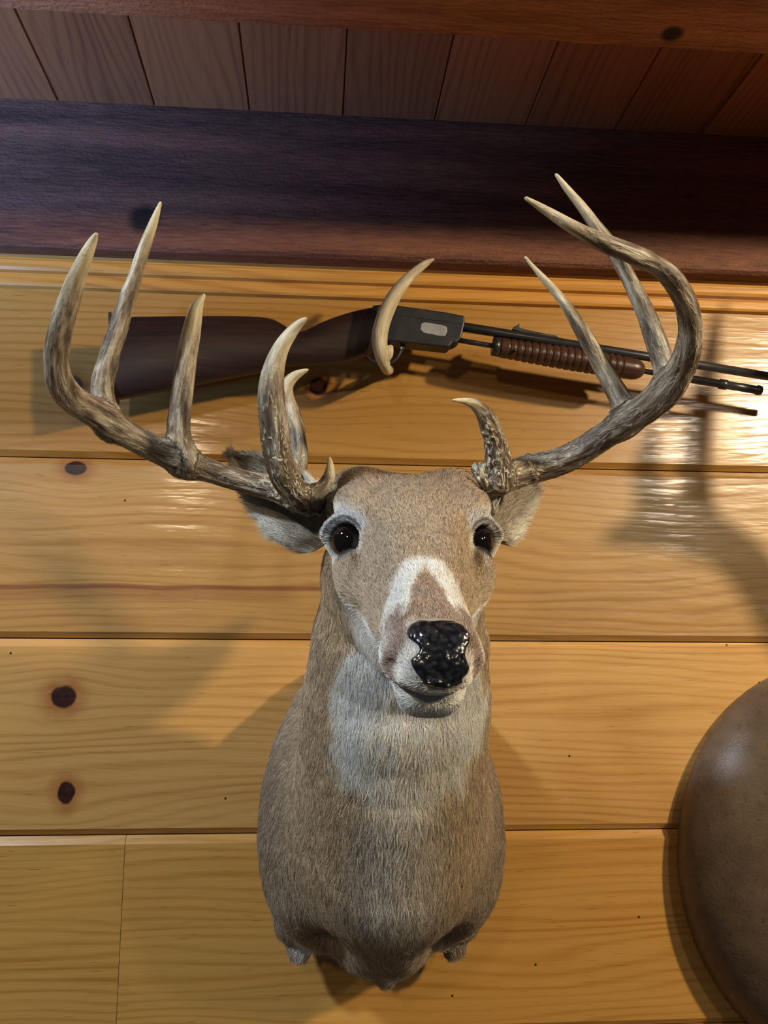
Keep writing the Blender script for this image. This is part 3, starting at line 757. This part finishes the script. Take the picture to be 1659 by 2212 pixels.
LA = [
 [(722, 1082, .385, 44, [1, .35, .05]), (690, 1085, .392, 52), (640, 1076, .385, 54), (600, 1058, .375, 54), (550, 1045, .37, 52), (500, 1032, .37, 50), (450, 1016, .372, 52), (400, 1000, .378, 58), (350, 978, .388, 58), (300, 952, .40, 56), (250, 922, .412, 60), (200, 890, .43, 62), (155, 860, .45, 62), (132, 830, .47, 60), (122, 790, .488, 56), (125, 740, .50, 54), (136, 690, .512, 51), (152, 640, .522, 47), (170, 590, .532, 38), (187, 550, .54, 28), (200, 522, .545, 18), (208, 506, .55, 5)],
 [(238, 925, .412, 56, [.4, .15, .0]), (226, 875, .415, 50), (222, 830, .418, 49), (235, 775, .42, 46), (255, 710, .425, 42), (275, 645, .43, 36), (295, 585, .435, 31), (312, 535, .44, 25), (330, 485, .445, 18), (347, 437, .45, 5)],
 [(400, 1000, .378, 66, [.45, .2, .0]), (389, 955, .382, 54), (386, 915, .385, 50), (392, 860, .388, 48), (399, 800, .39, 47), (408, 745, .393, 44), (417, 700, .396, 38), (424, 668, .399, 28), (432, 650, .402, 17), (441, 637, .404, 5)],
 [(668, 1082, .40, 56, [1, .9, .0]), (640, 1062, .415, 58), (615, 1030, .43, 60), (602, 990, .44, 60), (594, 940, .448, 62), (589, 890, .455, 62), (586, 840, .46, 57), (592, 795, .465, 48), (607, 752, .47, 37), (628, 720, .474, 27), (648, 698, .478, 17), (661, 688, .48, 5)],
 [(622, 1050, .372, 50, [.8, .6, .0]), (640, 1000, .365, 52), (637, 950, .362, 52), (628, 900, .36, 47), (618, 860, .36, 37), (620, 832, .362, 27), (637, 812, .365, 19), (664, 799, .37, 6)],
 [(660, 1085, .405, 40, [.8, .6, .2]), (680, 1068, .412, 36), (700, 1052, .416, 34), (711, 1030, .418, 26), (713, 1008, .42, 16), (712, 989, .42, 4)],
]
RA = [
 [(1030, 1048, .385, 50, [.75, .4, .1]), (1060, 1042, .39, 60), (1100, 1028, .385, 66), (1150, 1012, .38, 66), (1200, 1000, .385, 62), (1250, 978, .395, 60), (1300, 945, .408, 60), (1345, 915, .422, 64), (1395, 882, .44, 68), (1440, 842, .46, 74), (1472, 795, .48, 66), (1488, 750, .50, 60), (1491, 700, .515, 56), (1480, 650, .53, 53), (1455, 607, .542, 50), (1420, 575, .55, 47), (1375, 553, .56, 46), (1320, 532, .567, 44), (1270, 508, .573, 37), (1220, 480, .578, 28), (1175, 452, .582, 18), (1136, 428, .586, 5)],
 [(1350, 915, .42, 56, [.4, .15, .0]), (1345, 875, .42, 50), (1325, 835, .422, 45), (1300, 790, .425, 42), (1275, 745, .43, 38), (1245, 695, .435, 31), (1215, 650, .44, 24), (1180, 608, .445, 17), (1155, 580, .448, 11), (1135, 556, .45, 4)],
 [(1440, 835, .455, 50, [.4, .2, .0]), (1436, 795, .452, 50), (1422, 750, .452, 49), (1402, 695, .455, 45), (1378, 640, .458, 40), (1352, 588, .462, 36), (1322, 535, .466, 34), (1290, 492, .47, 29), (1255, 445, .474, 22), (1225, 408, .478, 15), (1201, 377, .48, 5)],
 [(1078, 1030, .395, 66, [1, 1, .2]), (1076, 990, .405, 56), (1068, 950, .415, 48), (1056, 915, .424, 42), (1040, 888, .432, 33), (1022, 872, .438, 21), (1000, 866, .443, 13), (978, 865, .448, 5)],
 [(1048, 1050, .412, 14, [.5, .3, .1]), (1042, 1030, .420, 11), (1041, 1014, .424, 6)],
]
def antler(branches, name, burr_px, burr_ax, seed):
    c = P(*burr_px[:3]); R = burr_px[3]*.5*mpp(burr_px[2])
    pe = burr(c, burr_ax, R, 24, .0037)+burr(c+np.array(burr_ax)*.006, burr_ax, R*1.0, 18, .0028)
    w = [np.array([P(b[0], b[1], b[2]) for b in br]) for br in branches]; rr = [np.array([b[3]*.5*mpp(b[2]) for b in br]) for br in branches]
    pe += scatter(w[0][:4], rr[0][:4], 44, .0025)+scatter(w[3][:5], rr[3][:5], 46, .0020)
    V, Q, tint, G, W3 = make_antler(branches, name, pearls=pe, seed=seed)
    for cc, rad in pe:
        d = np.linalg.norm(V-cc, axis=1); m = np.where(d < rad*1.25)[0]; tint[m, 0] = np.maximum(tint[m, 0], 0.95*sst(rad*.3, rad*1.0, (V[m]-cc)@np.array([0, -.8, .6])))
    return V, Q, tint, G
V, Q, tint, G = antler(LA, 'antler', (716, 1080, .388, 64), (-.75, -.2, .25), 3)
# smooth dark scar where the tines of the left antler spring
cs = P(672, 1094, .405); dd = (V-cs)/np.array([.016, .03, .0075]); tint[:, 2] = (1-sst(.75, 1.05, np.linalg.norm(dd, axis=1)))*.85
tint[:, 0] *= (1-tint[:, 2]*.0)
oL = quad_obj('antler', V, Q, ANT, None, colors=tint, vec=G); adopt(oL, deer)
V, Q, tint, G = antler(RA, 'antler', (1042, 1040, .388, 66), (.75, -.2, .25), 9)
oR = quad_obj('antler', V, Q, ANT, None, colors=tint, vec=G); adopt(oR, deer)

# ------------------------------------------------------------------ the pump rifle on its antler peg
def stations(rows, d, mat, name, parent, seg=40, caps=True, n=8):
    """rows: (px, top py, bottom py, half thickness, squareness) lofted across the wall at distance d"""
    rows = spline(np.array(rows, float), n); V, Fc = [], []
    for (px, t, b, ht, sq) in rows:
        A, B = P(px, t, d), P(px, b, d); c = (A+B)/2; hz = (A[2]-B[2])/2
        for j in range(seg):
            a = 2*math.pi*j/seg; ca, sa = math.cos(a), math.sin(a)
            V.append((c[0], c[1]-ht*math.copysign(abs(ca)**(2/sq), ca), c[2]+hz*math.copysign(abs(sa)**(2/sq), sa)))
    m = len(rows)
    for i in range(m-1):
        for j in range(seg): Fc.append((i*seg+j, i*seg+(j+1) % seg, (i+1)*seg+(j+1) % seg, (i+1)*seg+j))
    Fc += [tuple(range(seg))[::-1], tuple((m-1)*seg+j for j in range(seg))]
    return mesh_obj(name, V, Fc, mat, parent)
def plate(pts, d0, d1, mat, name, bevel=.0015, smooth=False, d=None):
    import bmesh
    d = d if d is not None else (d0+d1)/2
    q = [P(a, b, d) for a, b in pts]; bm = bmesh.new(); vs = [bm.verts.new((p[0], -d0, p[2])) for p in q]; f = bm.faces.new(vs)
    r = bmesh.ops.extrude_face_region(bm, geom=[f]); nv = [e for e in r['geom'] if isinstance(e, bmesh.types.BMVert)]
    for v in nv: v.co.y = -d1
    bmesh.ops.recalc_face_normals(bm, faces=bm.faces)
    if bevel: bmesh.ops.bevel(bm, geom=list(bm.edges), offset=bevel, segments=3, affect='EDGES', profile=.5, clamp_overlap=True)
    me = bpy.data.meshes.new(name); bm.to_mesh(me); bm.free(); me.materials.append(mat)
    me.polygons.foreach_set('use_smooth', [smooth]*len(me.polygons))
    return put(bpy.data.objects.new(name, me))
def rod(pts, rads, mat, name, seg=28, n=1):
    """turned rod through world points"""
    pts = np.array(pts, float); rads = np.array(rads, float)
    if n > 1: q = spline(np.c_[pts, rads], n); pts, rads = q[:, :3], np.maximum(q[:, 3], 1e-4)
    tg = np.gradient(pts, axis=0); tg /= np.maximum(np.linalg.norm(tg, axis=1), 1e-9)[:, None]
    e = np.array([0, -1.0, 0]) if abs(tg[0][1]) < .9 else np.array([0, 0, 1.0]); V, Fc = [], []
    for p, t, r in zip(pts, tg, rads):
        if np.linalg.norm(t) > .5: e = e-t*(e@t); e /= np.linalg.norm(e); w = np.cross(t, e)
        for j in range(seg): a = 2*math.pi*j/seg; V.append(p+(e*math.cos(a)+w*math.sin(a))*r)
    m = len(pts)
    for i in range(m-1):
        for j in range(seg): Fc.append((i*seg+j, i*seg+(j+1) % seg, (i+1)*seg+(j+1) % seg, (i+1)*seg+j))
    Fc += [tuple(range(seg))[::-1], tuple((m-1)*seg+j for j in range(seg))]
    return mesh_obj(name, V, Fc, mat)
def gunwood(name, c1, c2, rough):
    T = NT(name); co = T.n('ShaderNodeTexCoord').outputs['Object']; X, Y, Z = T.xyz(co)
    n = T.noise(T.comb(T.math('MULTIPLY', X, 12.0), T.math('MULTIPLY', Y, 90.0), T.math('MULTIPLY', Z, 140.0)), 1.0, 4.0, .6, .4)
    T.set(Base_Color=T.ramp(n, (.3, s2l(*c1)), (.7, s2l(*c2))), Roughness=rough, Specular_IOR_Level=.5); T.bump(n, .12, .001); return T.m
WALN = gunwood('dark_walnut', (58, 38, 30), (34, 22, 19), .42)
FORE = gunwood('worn_walnut', (92, 62, 48), (58, 38, 30), .34)
def steel(name, col, rough, metal=.8):
    T = NT(name); co = T.n('ShaderNodeTexCoord').outputs['Object']; n = T.noise(co, 60.0, 4, .6)
    T.set(Base_Color=T.ramp(n, (.3, s2l(*col)), (.8, s2l(*[c*1.25 for c in col]))), Metallic=metal, Roughness=T.math('ADD', rough, T.math('MULTIPLY', n, .12)))
    return T.m
BLUED = steel('blued_steel', (70, 70, 74), .26, .6); RECV = steel('receiver_steel', (50, 50, 56), .36, .4); SCREW = steel('screw_steel', (150, 150, 155), .3)
GD = .075
gun = empty('pump_rifle', P(640, 760, GD), 'old pump-action rifle with dark stock and grooved wooden fore-end hung on the plank wall', 'rifle')
def G_(o, par=gun): adopt(o, par); return o
G_(stations([(244, 688, 866, .0165, 2.2), (248, 686, 866, .018, 2.2), (300, 685, 857, .019, 2.2), (400, 684, 838, .0185, 2.2), (480, 684, 821, .018, 2.2), (545, 685, 809, .0172, 2.2), (585, 690, 801, .0165, 2.2), (612, 703, 795, .0155, 2.1), (632, 716, 792, .0145, 2.1), (655, 716, 791, .0142, 2.1), (690, 699, 790, .0145, 2.2), (730, 684, 786, .0150, 2.4), (770, 673, 776, .0155, 2.7), (802, 668, 762, .0158, 3.2), (812, 667, 757, .0158, 3.4)], GD, WALN, 'stock', None))
bp = plate([(240, 686), (246, 683), (252, 867), (248, 868)], GD-.017, GD+.017, BLUED, 'butt_plate', .0008); G_(bp)
recv = G_(plate([(803, 668), (828, 665), (860, 668), (910, 675), (960, 682), (1000, 690), (1001, 705), (993, 738), (982, 747), (974, 748), (966, 757), (900, 750), (834, 743), (806, 742)], GD-.0135, GD+.0135, RECV, 'receiver', .0022))
pt = plate([(910, 699), (918, 696), (955, 702), (965, 706), (966, 716), (961, 726), (950, 726), (915, 719), (908, 712)], GD+.0128, GD+.0141, steel('port_steel', (150, 152, 158), .4, .2), 'ejection_port', .0006); pt.parent = recv
ln = plate([(855, 678), (1000, 699), (1000, 701), (855, 680)], GD+.0130, GD+.0142, BLUED, 'receiver_rail', .0002); ln.parent = recv
bd = GD+.001
A, B = P(992, 705, bd), P(1760, 829, bd); G_(rod([A, A+(B-A)*.001, A+(B-A)*.5, B], [.0058, .0063, .0060, .0056], BLUED, 'barrel'))
A2, B2 = P(985, 734, bd), P(1644, 844, bd)
ax = (B2-A2)
G_(rod([A2, A2+ax*.1, A2+ax*.76, A2+ax*.762, A2+ax*.86, A2+ax*.862, A2+ax*.885, A2+ax*.887, A2+ax*.985, A2+ax*.987, B2], [.0034, .0034, .0036, .0052, .0052, .0068, .0068, .0056, .0056, .0070, .0062], BLUED, 'magazine_tube'))
for px in ():
    G_(plate([(px-2, 779), (px+12, 781), (px+12, 832), (px-2, 830)], bd-.0078, bd+.0078, BLUED, 'tube_band', .0015))
# fore-end with its ring grooves
fa, fb = P(1070, 749, GD), P(1393, 801, GD); fx = fb-fa; pts, rad = [], []
NF = 230
for i in range(NF+1):
    t = i/NF; e = min(1, t/.035)**.5 if t < .035 else (max(0, 1-((t-.90)/.10)**2.4)**.5 if t > .90 else 1)
    g = 0
    if .085 < t < .865:
        q = ((t-.085)/.0465) % 1; w = .16
        if q < w or q > 1-w: g = 1
        qq = min(q, 1-q)/.22; g = max(0, 1-qq*qq)
    pts.append(fa+fx*t); rad.append(max(.0005, (.0125+.0028*math.sin(math.pi*min(1, t*.85)))*e-.0014*g))
G_(rod(pts, rad, FORE, 'fore_end', seg=36))
G_(rod([P(1063, 748, GD), P(1064, 748, GD), P(1078, 750, GD), P(1079, 750, GD)], [.006, .0122, .0126, .006], BLUED, 'fore_end_collar'))
for k in (P(1113, 757, GD+.0145),): o = uv_ball(k, (0, -1, 0), .0022, 'screw', BLUED, 16, 10); G_(o)
sg = G_(plate([(1105, 713), (1108, 708), (1117, 704), (1119, 701), (1122, 703), (1121, 709), (1132, 713), (1150, 717), (1200, 727), (1206, 731), (1200, 731), (1140, 722)], GD-.003, GD+.004, BLUED, 'rear_sight', .0004))
# guard, trigger
gp = [P(a, b, GD) for a, b in ((792, 770), (800, 778), (815, 784), (830, 786), (845, 783), (858, 772), (866, 757), (872, 748))]
G_(rod(gp, [.0028, .0024, .0022, .0022, .0022, .0024, .0028, .0036], RECV, 'trigger_guard', 14, 5))
G_(rod([P(836, 742, GD), P(838, 755, GD), P(834, 770, GD), P(828, 777, GD)], [.003, .0024, .002, .0012], SCREW, 'trigger', 12, 5))
G_(uv_ball(P(866, 752, GD+.0045), (0, -1, 0), .0022, 'guard_screw', SCREW, 16, 10))

# peg: a single tine screwed to the wall under the rifle
hk = [[(840, 799, .002, 24, [.3, .1, 0]), (838, 799, .04, 22), (834, 797, .085, 22), (824, 768, .106, 30), (820, 735, .112, 35), (825, 700, .115, 36), (843, 655, .118, 34), (867, 618, .122, 28), (896, 588, .127, 21), (919, 570, .131, 14), (936, 560, .135, 5)],
      [(832, 780, .096, 16, [.4, .2, 0]), (841, 766, .104, 15), (844, 750, .106, 13)]]
V, Q, tint, Gv, _ = make_antler(hk, 'antler_peg', k=.004, seed=17)
tint[:, 0] = np.maximum(tint[:, 0], .75); peg = quad_obj('antler_peg', V, Q, ANT, None, colors=tint, vec=Gv)
peg['label'] = 'curved yellowish antler tine used as a peg in front of the rifle receiver'; peg['category'] = 'gun peg'

# ------------------------------------------------------------------ the neighbouring mount, mostly outside the frame
OL = np.array([.72, 0, -.26])
def other_mount(label):
    r = empty('deer_mount', tuple(OL), label, 'mounted deer head')
    T = NT('dark_hide'); co = T.n('ShaderNodeTexCoord').outputs['Object']
    n = T.noise(co, 300.0, 3, .6); n2 = T.noise(co, 30.0, 3, .6); sp = T.rng(T.noise(co, 130.0, 2), .60, .72, 0, 1)
    c = T.ramp(n2, (.3, s2l(112, 94, 78)), (.7, s2l(84, 70, 56)))
    c = T.mix(T.math('MULTIPLY', sp, .5), c, rgba(54, 40, 30)); c = T.mix(T.math('MULTIPLY', n, .22), c, rgba(156, 134, 108))
    T.set(Base_Color=c, Roughness=.40, Specular_IOR_Level=.55); T.bump(n, .45, .0012)
    F = Field((.40, -.66, -.60), (1.30, .004, .30), .005)
    F.ell((.715, -.01, -.272), (.246, .105, .262), 0)
    F.ell((.86, -.06, -.28), (.20, .15, .27), .05)
    F.tube([(.84, -.13, -.18), (.95, -.26, -.06), (1.01, -.36, .04)], [.13, .105, .078], .05)
    F.tube([(1.00, -.36, .055), (1.01, -.42, .05), (1.02, -.53, -.01), (1.02, -.565, -.03)], [.062, .060, .034, .028], .02)
    for s in (-1, 1): F.ell((1.01+s*.105, -.36, .105), (.055, .014, .036), .01); F.ell((1.01+s*.055, -.44, .060), (.014, .014, .012), .01)
    m = np.broadcast_to(F.ax[1][None, :, None]+.0008, F.F.shape); F.F = np.maximum(F.F, m)
    V, Q = F.mesh(4); o = quad_obj('body', V, Q, T.m); adopt(o, r)
    for s in (-1, 1): adopt(uv_ball((1.01+s*.057, -.452, .058), (s*.5, -.8, 0), .015, 'eye', EYEM, 24, 16), r)
    adopt(uv_ball((1.02, -.585, -.03), (0, -1, 0), .019, 'nose', LASH, 24, 16), r)
    return r
om = other_mount('dark brown shoulder mount at the right edge, only its rounded flank in view')

LAMP = np.array([1.36, -1.32, .675])
def other_antler():
    """its antler stands outside the frame and throws its shadow on the boards"""
    def at(px, py, d):
        w = P(px, py, 0); t = d/-LAMP[1]; return w+(LAMP-w)*t
    def poly(rows): return np.array([at(a, b, d) for a, b, d, r in rows]), np.array([r for *_, r in rows])
    B = poly([(1900, 1560, .36, .021), (1780, 1470, .35, .021), (1690, 1330, .345, .021), (1620, 1215, .34, .022), (1540, 1150, .34, .021), (1460, 1125, .345, .019), (1380, 1130, .355, .016), (1310, 1150, .37, .006)])
    T1 = poly([(1505, 1140, .34, .022), (1500, 1060, .33, .017), (1502, 960, .32, .015), (1515, 860, .31, .013), (1535, 750, .30, .010), (1553, 640, .29, .002)])
    T2 = poly([(1420, 1130, .345, .018), (1405, 1050, .34, .015), (1400, 980, .33, .012), (1408, 900, .32, .003)])
    al = np.concatenate([B[0], T1[0], T2[0]]); F = Field(al.min(0)-.03, al.max(0)+.03, .003)
    for i, (p, r) in enumerate((B, T1, T2)):
        q = spline(np.c_[p, r], 5); F.tube(q[:, :3], np.maximum(q[:, 3], .0012), 0 if i == 0 else .012)
    V, Q = F.mesh(2); G = V.copy()
    o = quad_obj('antler', V, Q, ANT, None, colors=np.tile([.0, .4, 0], (len(V), 1)), vec=G); adopt(o, om)
other_antler()
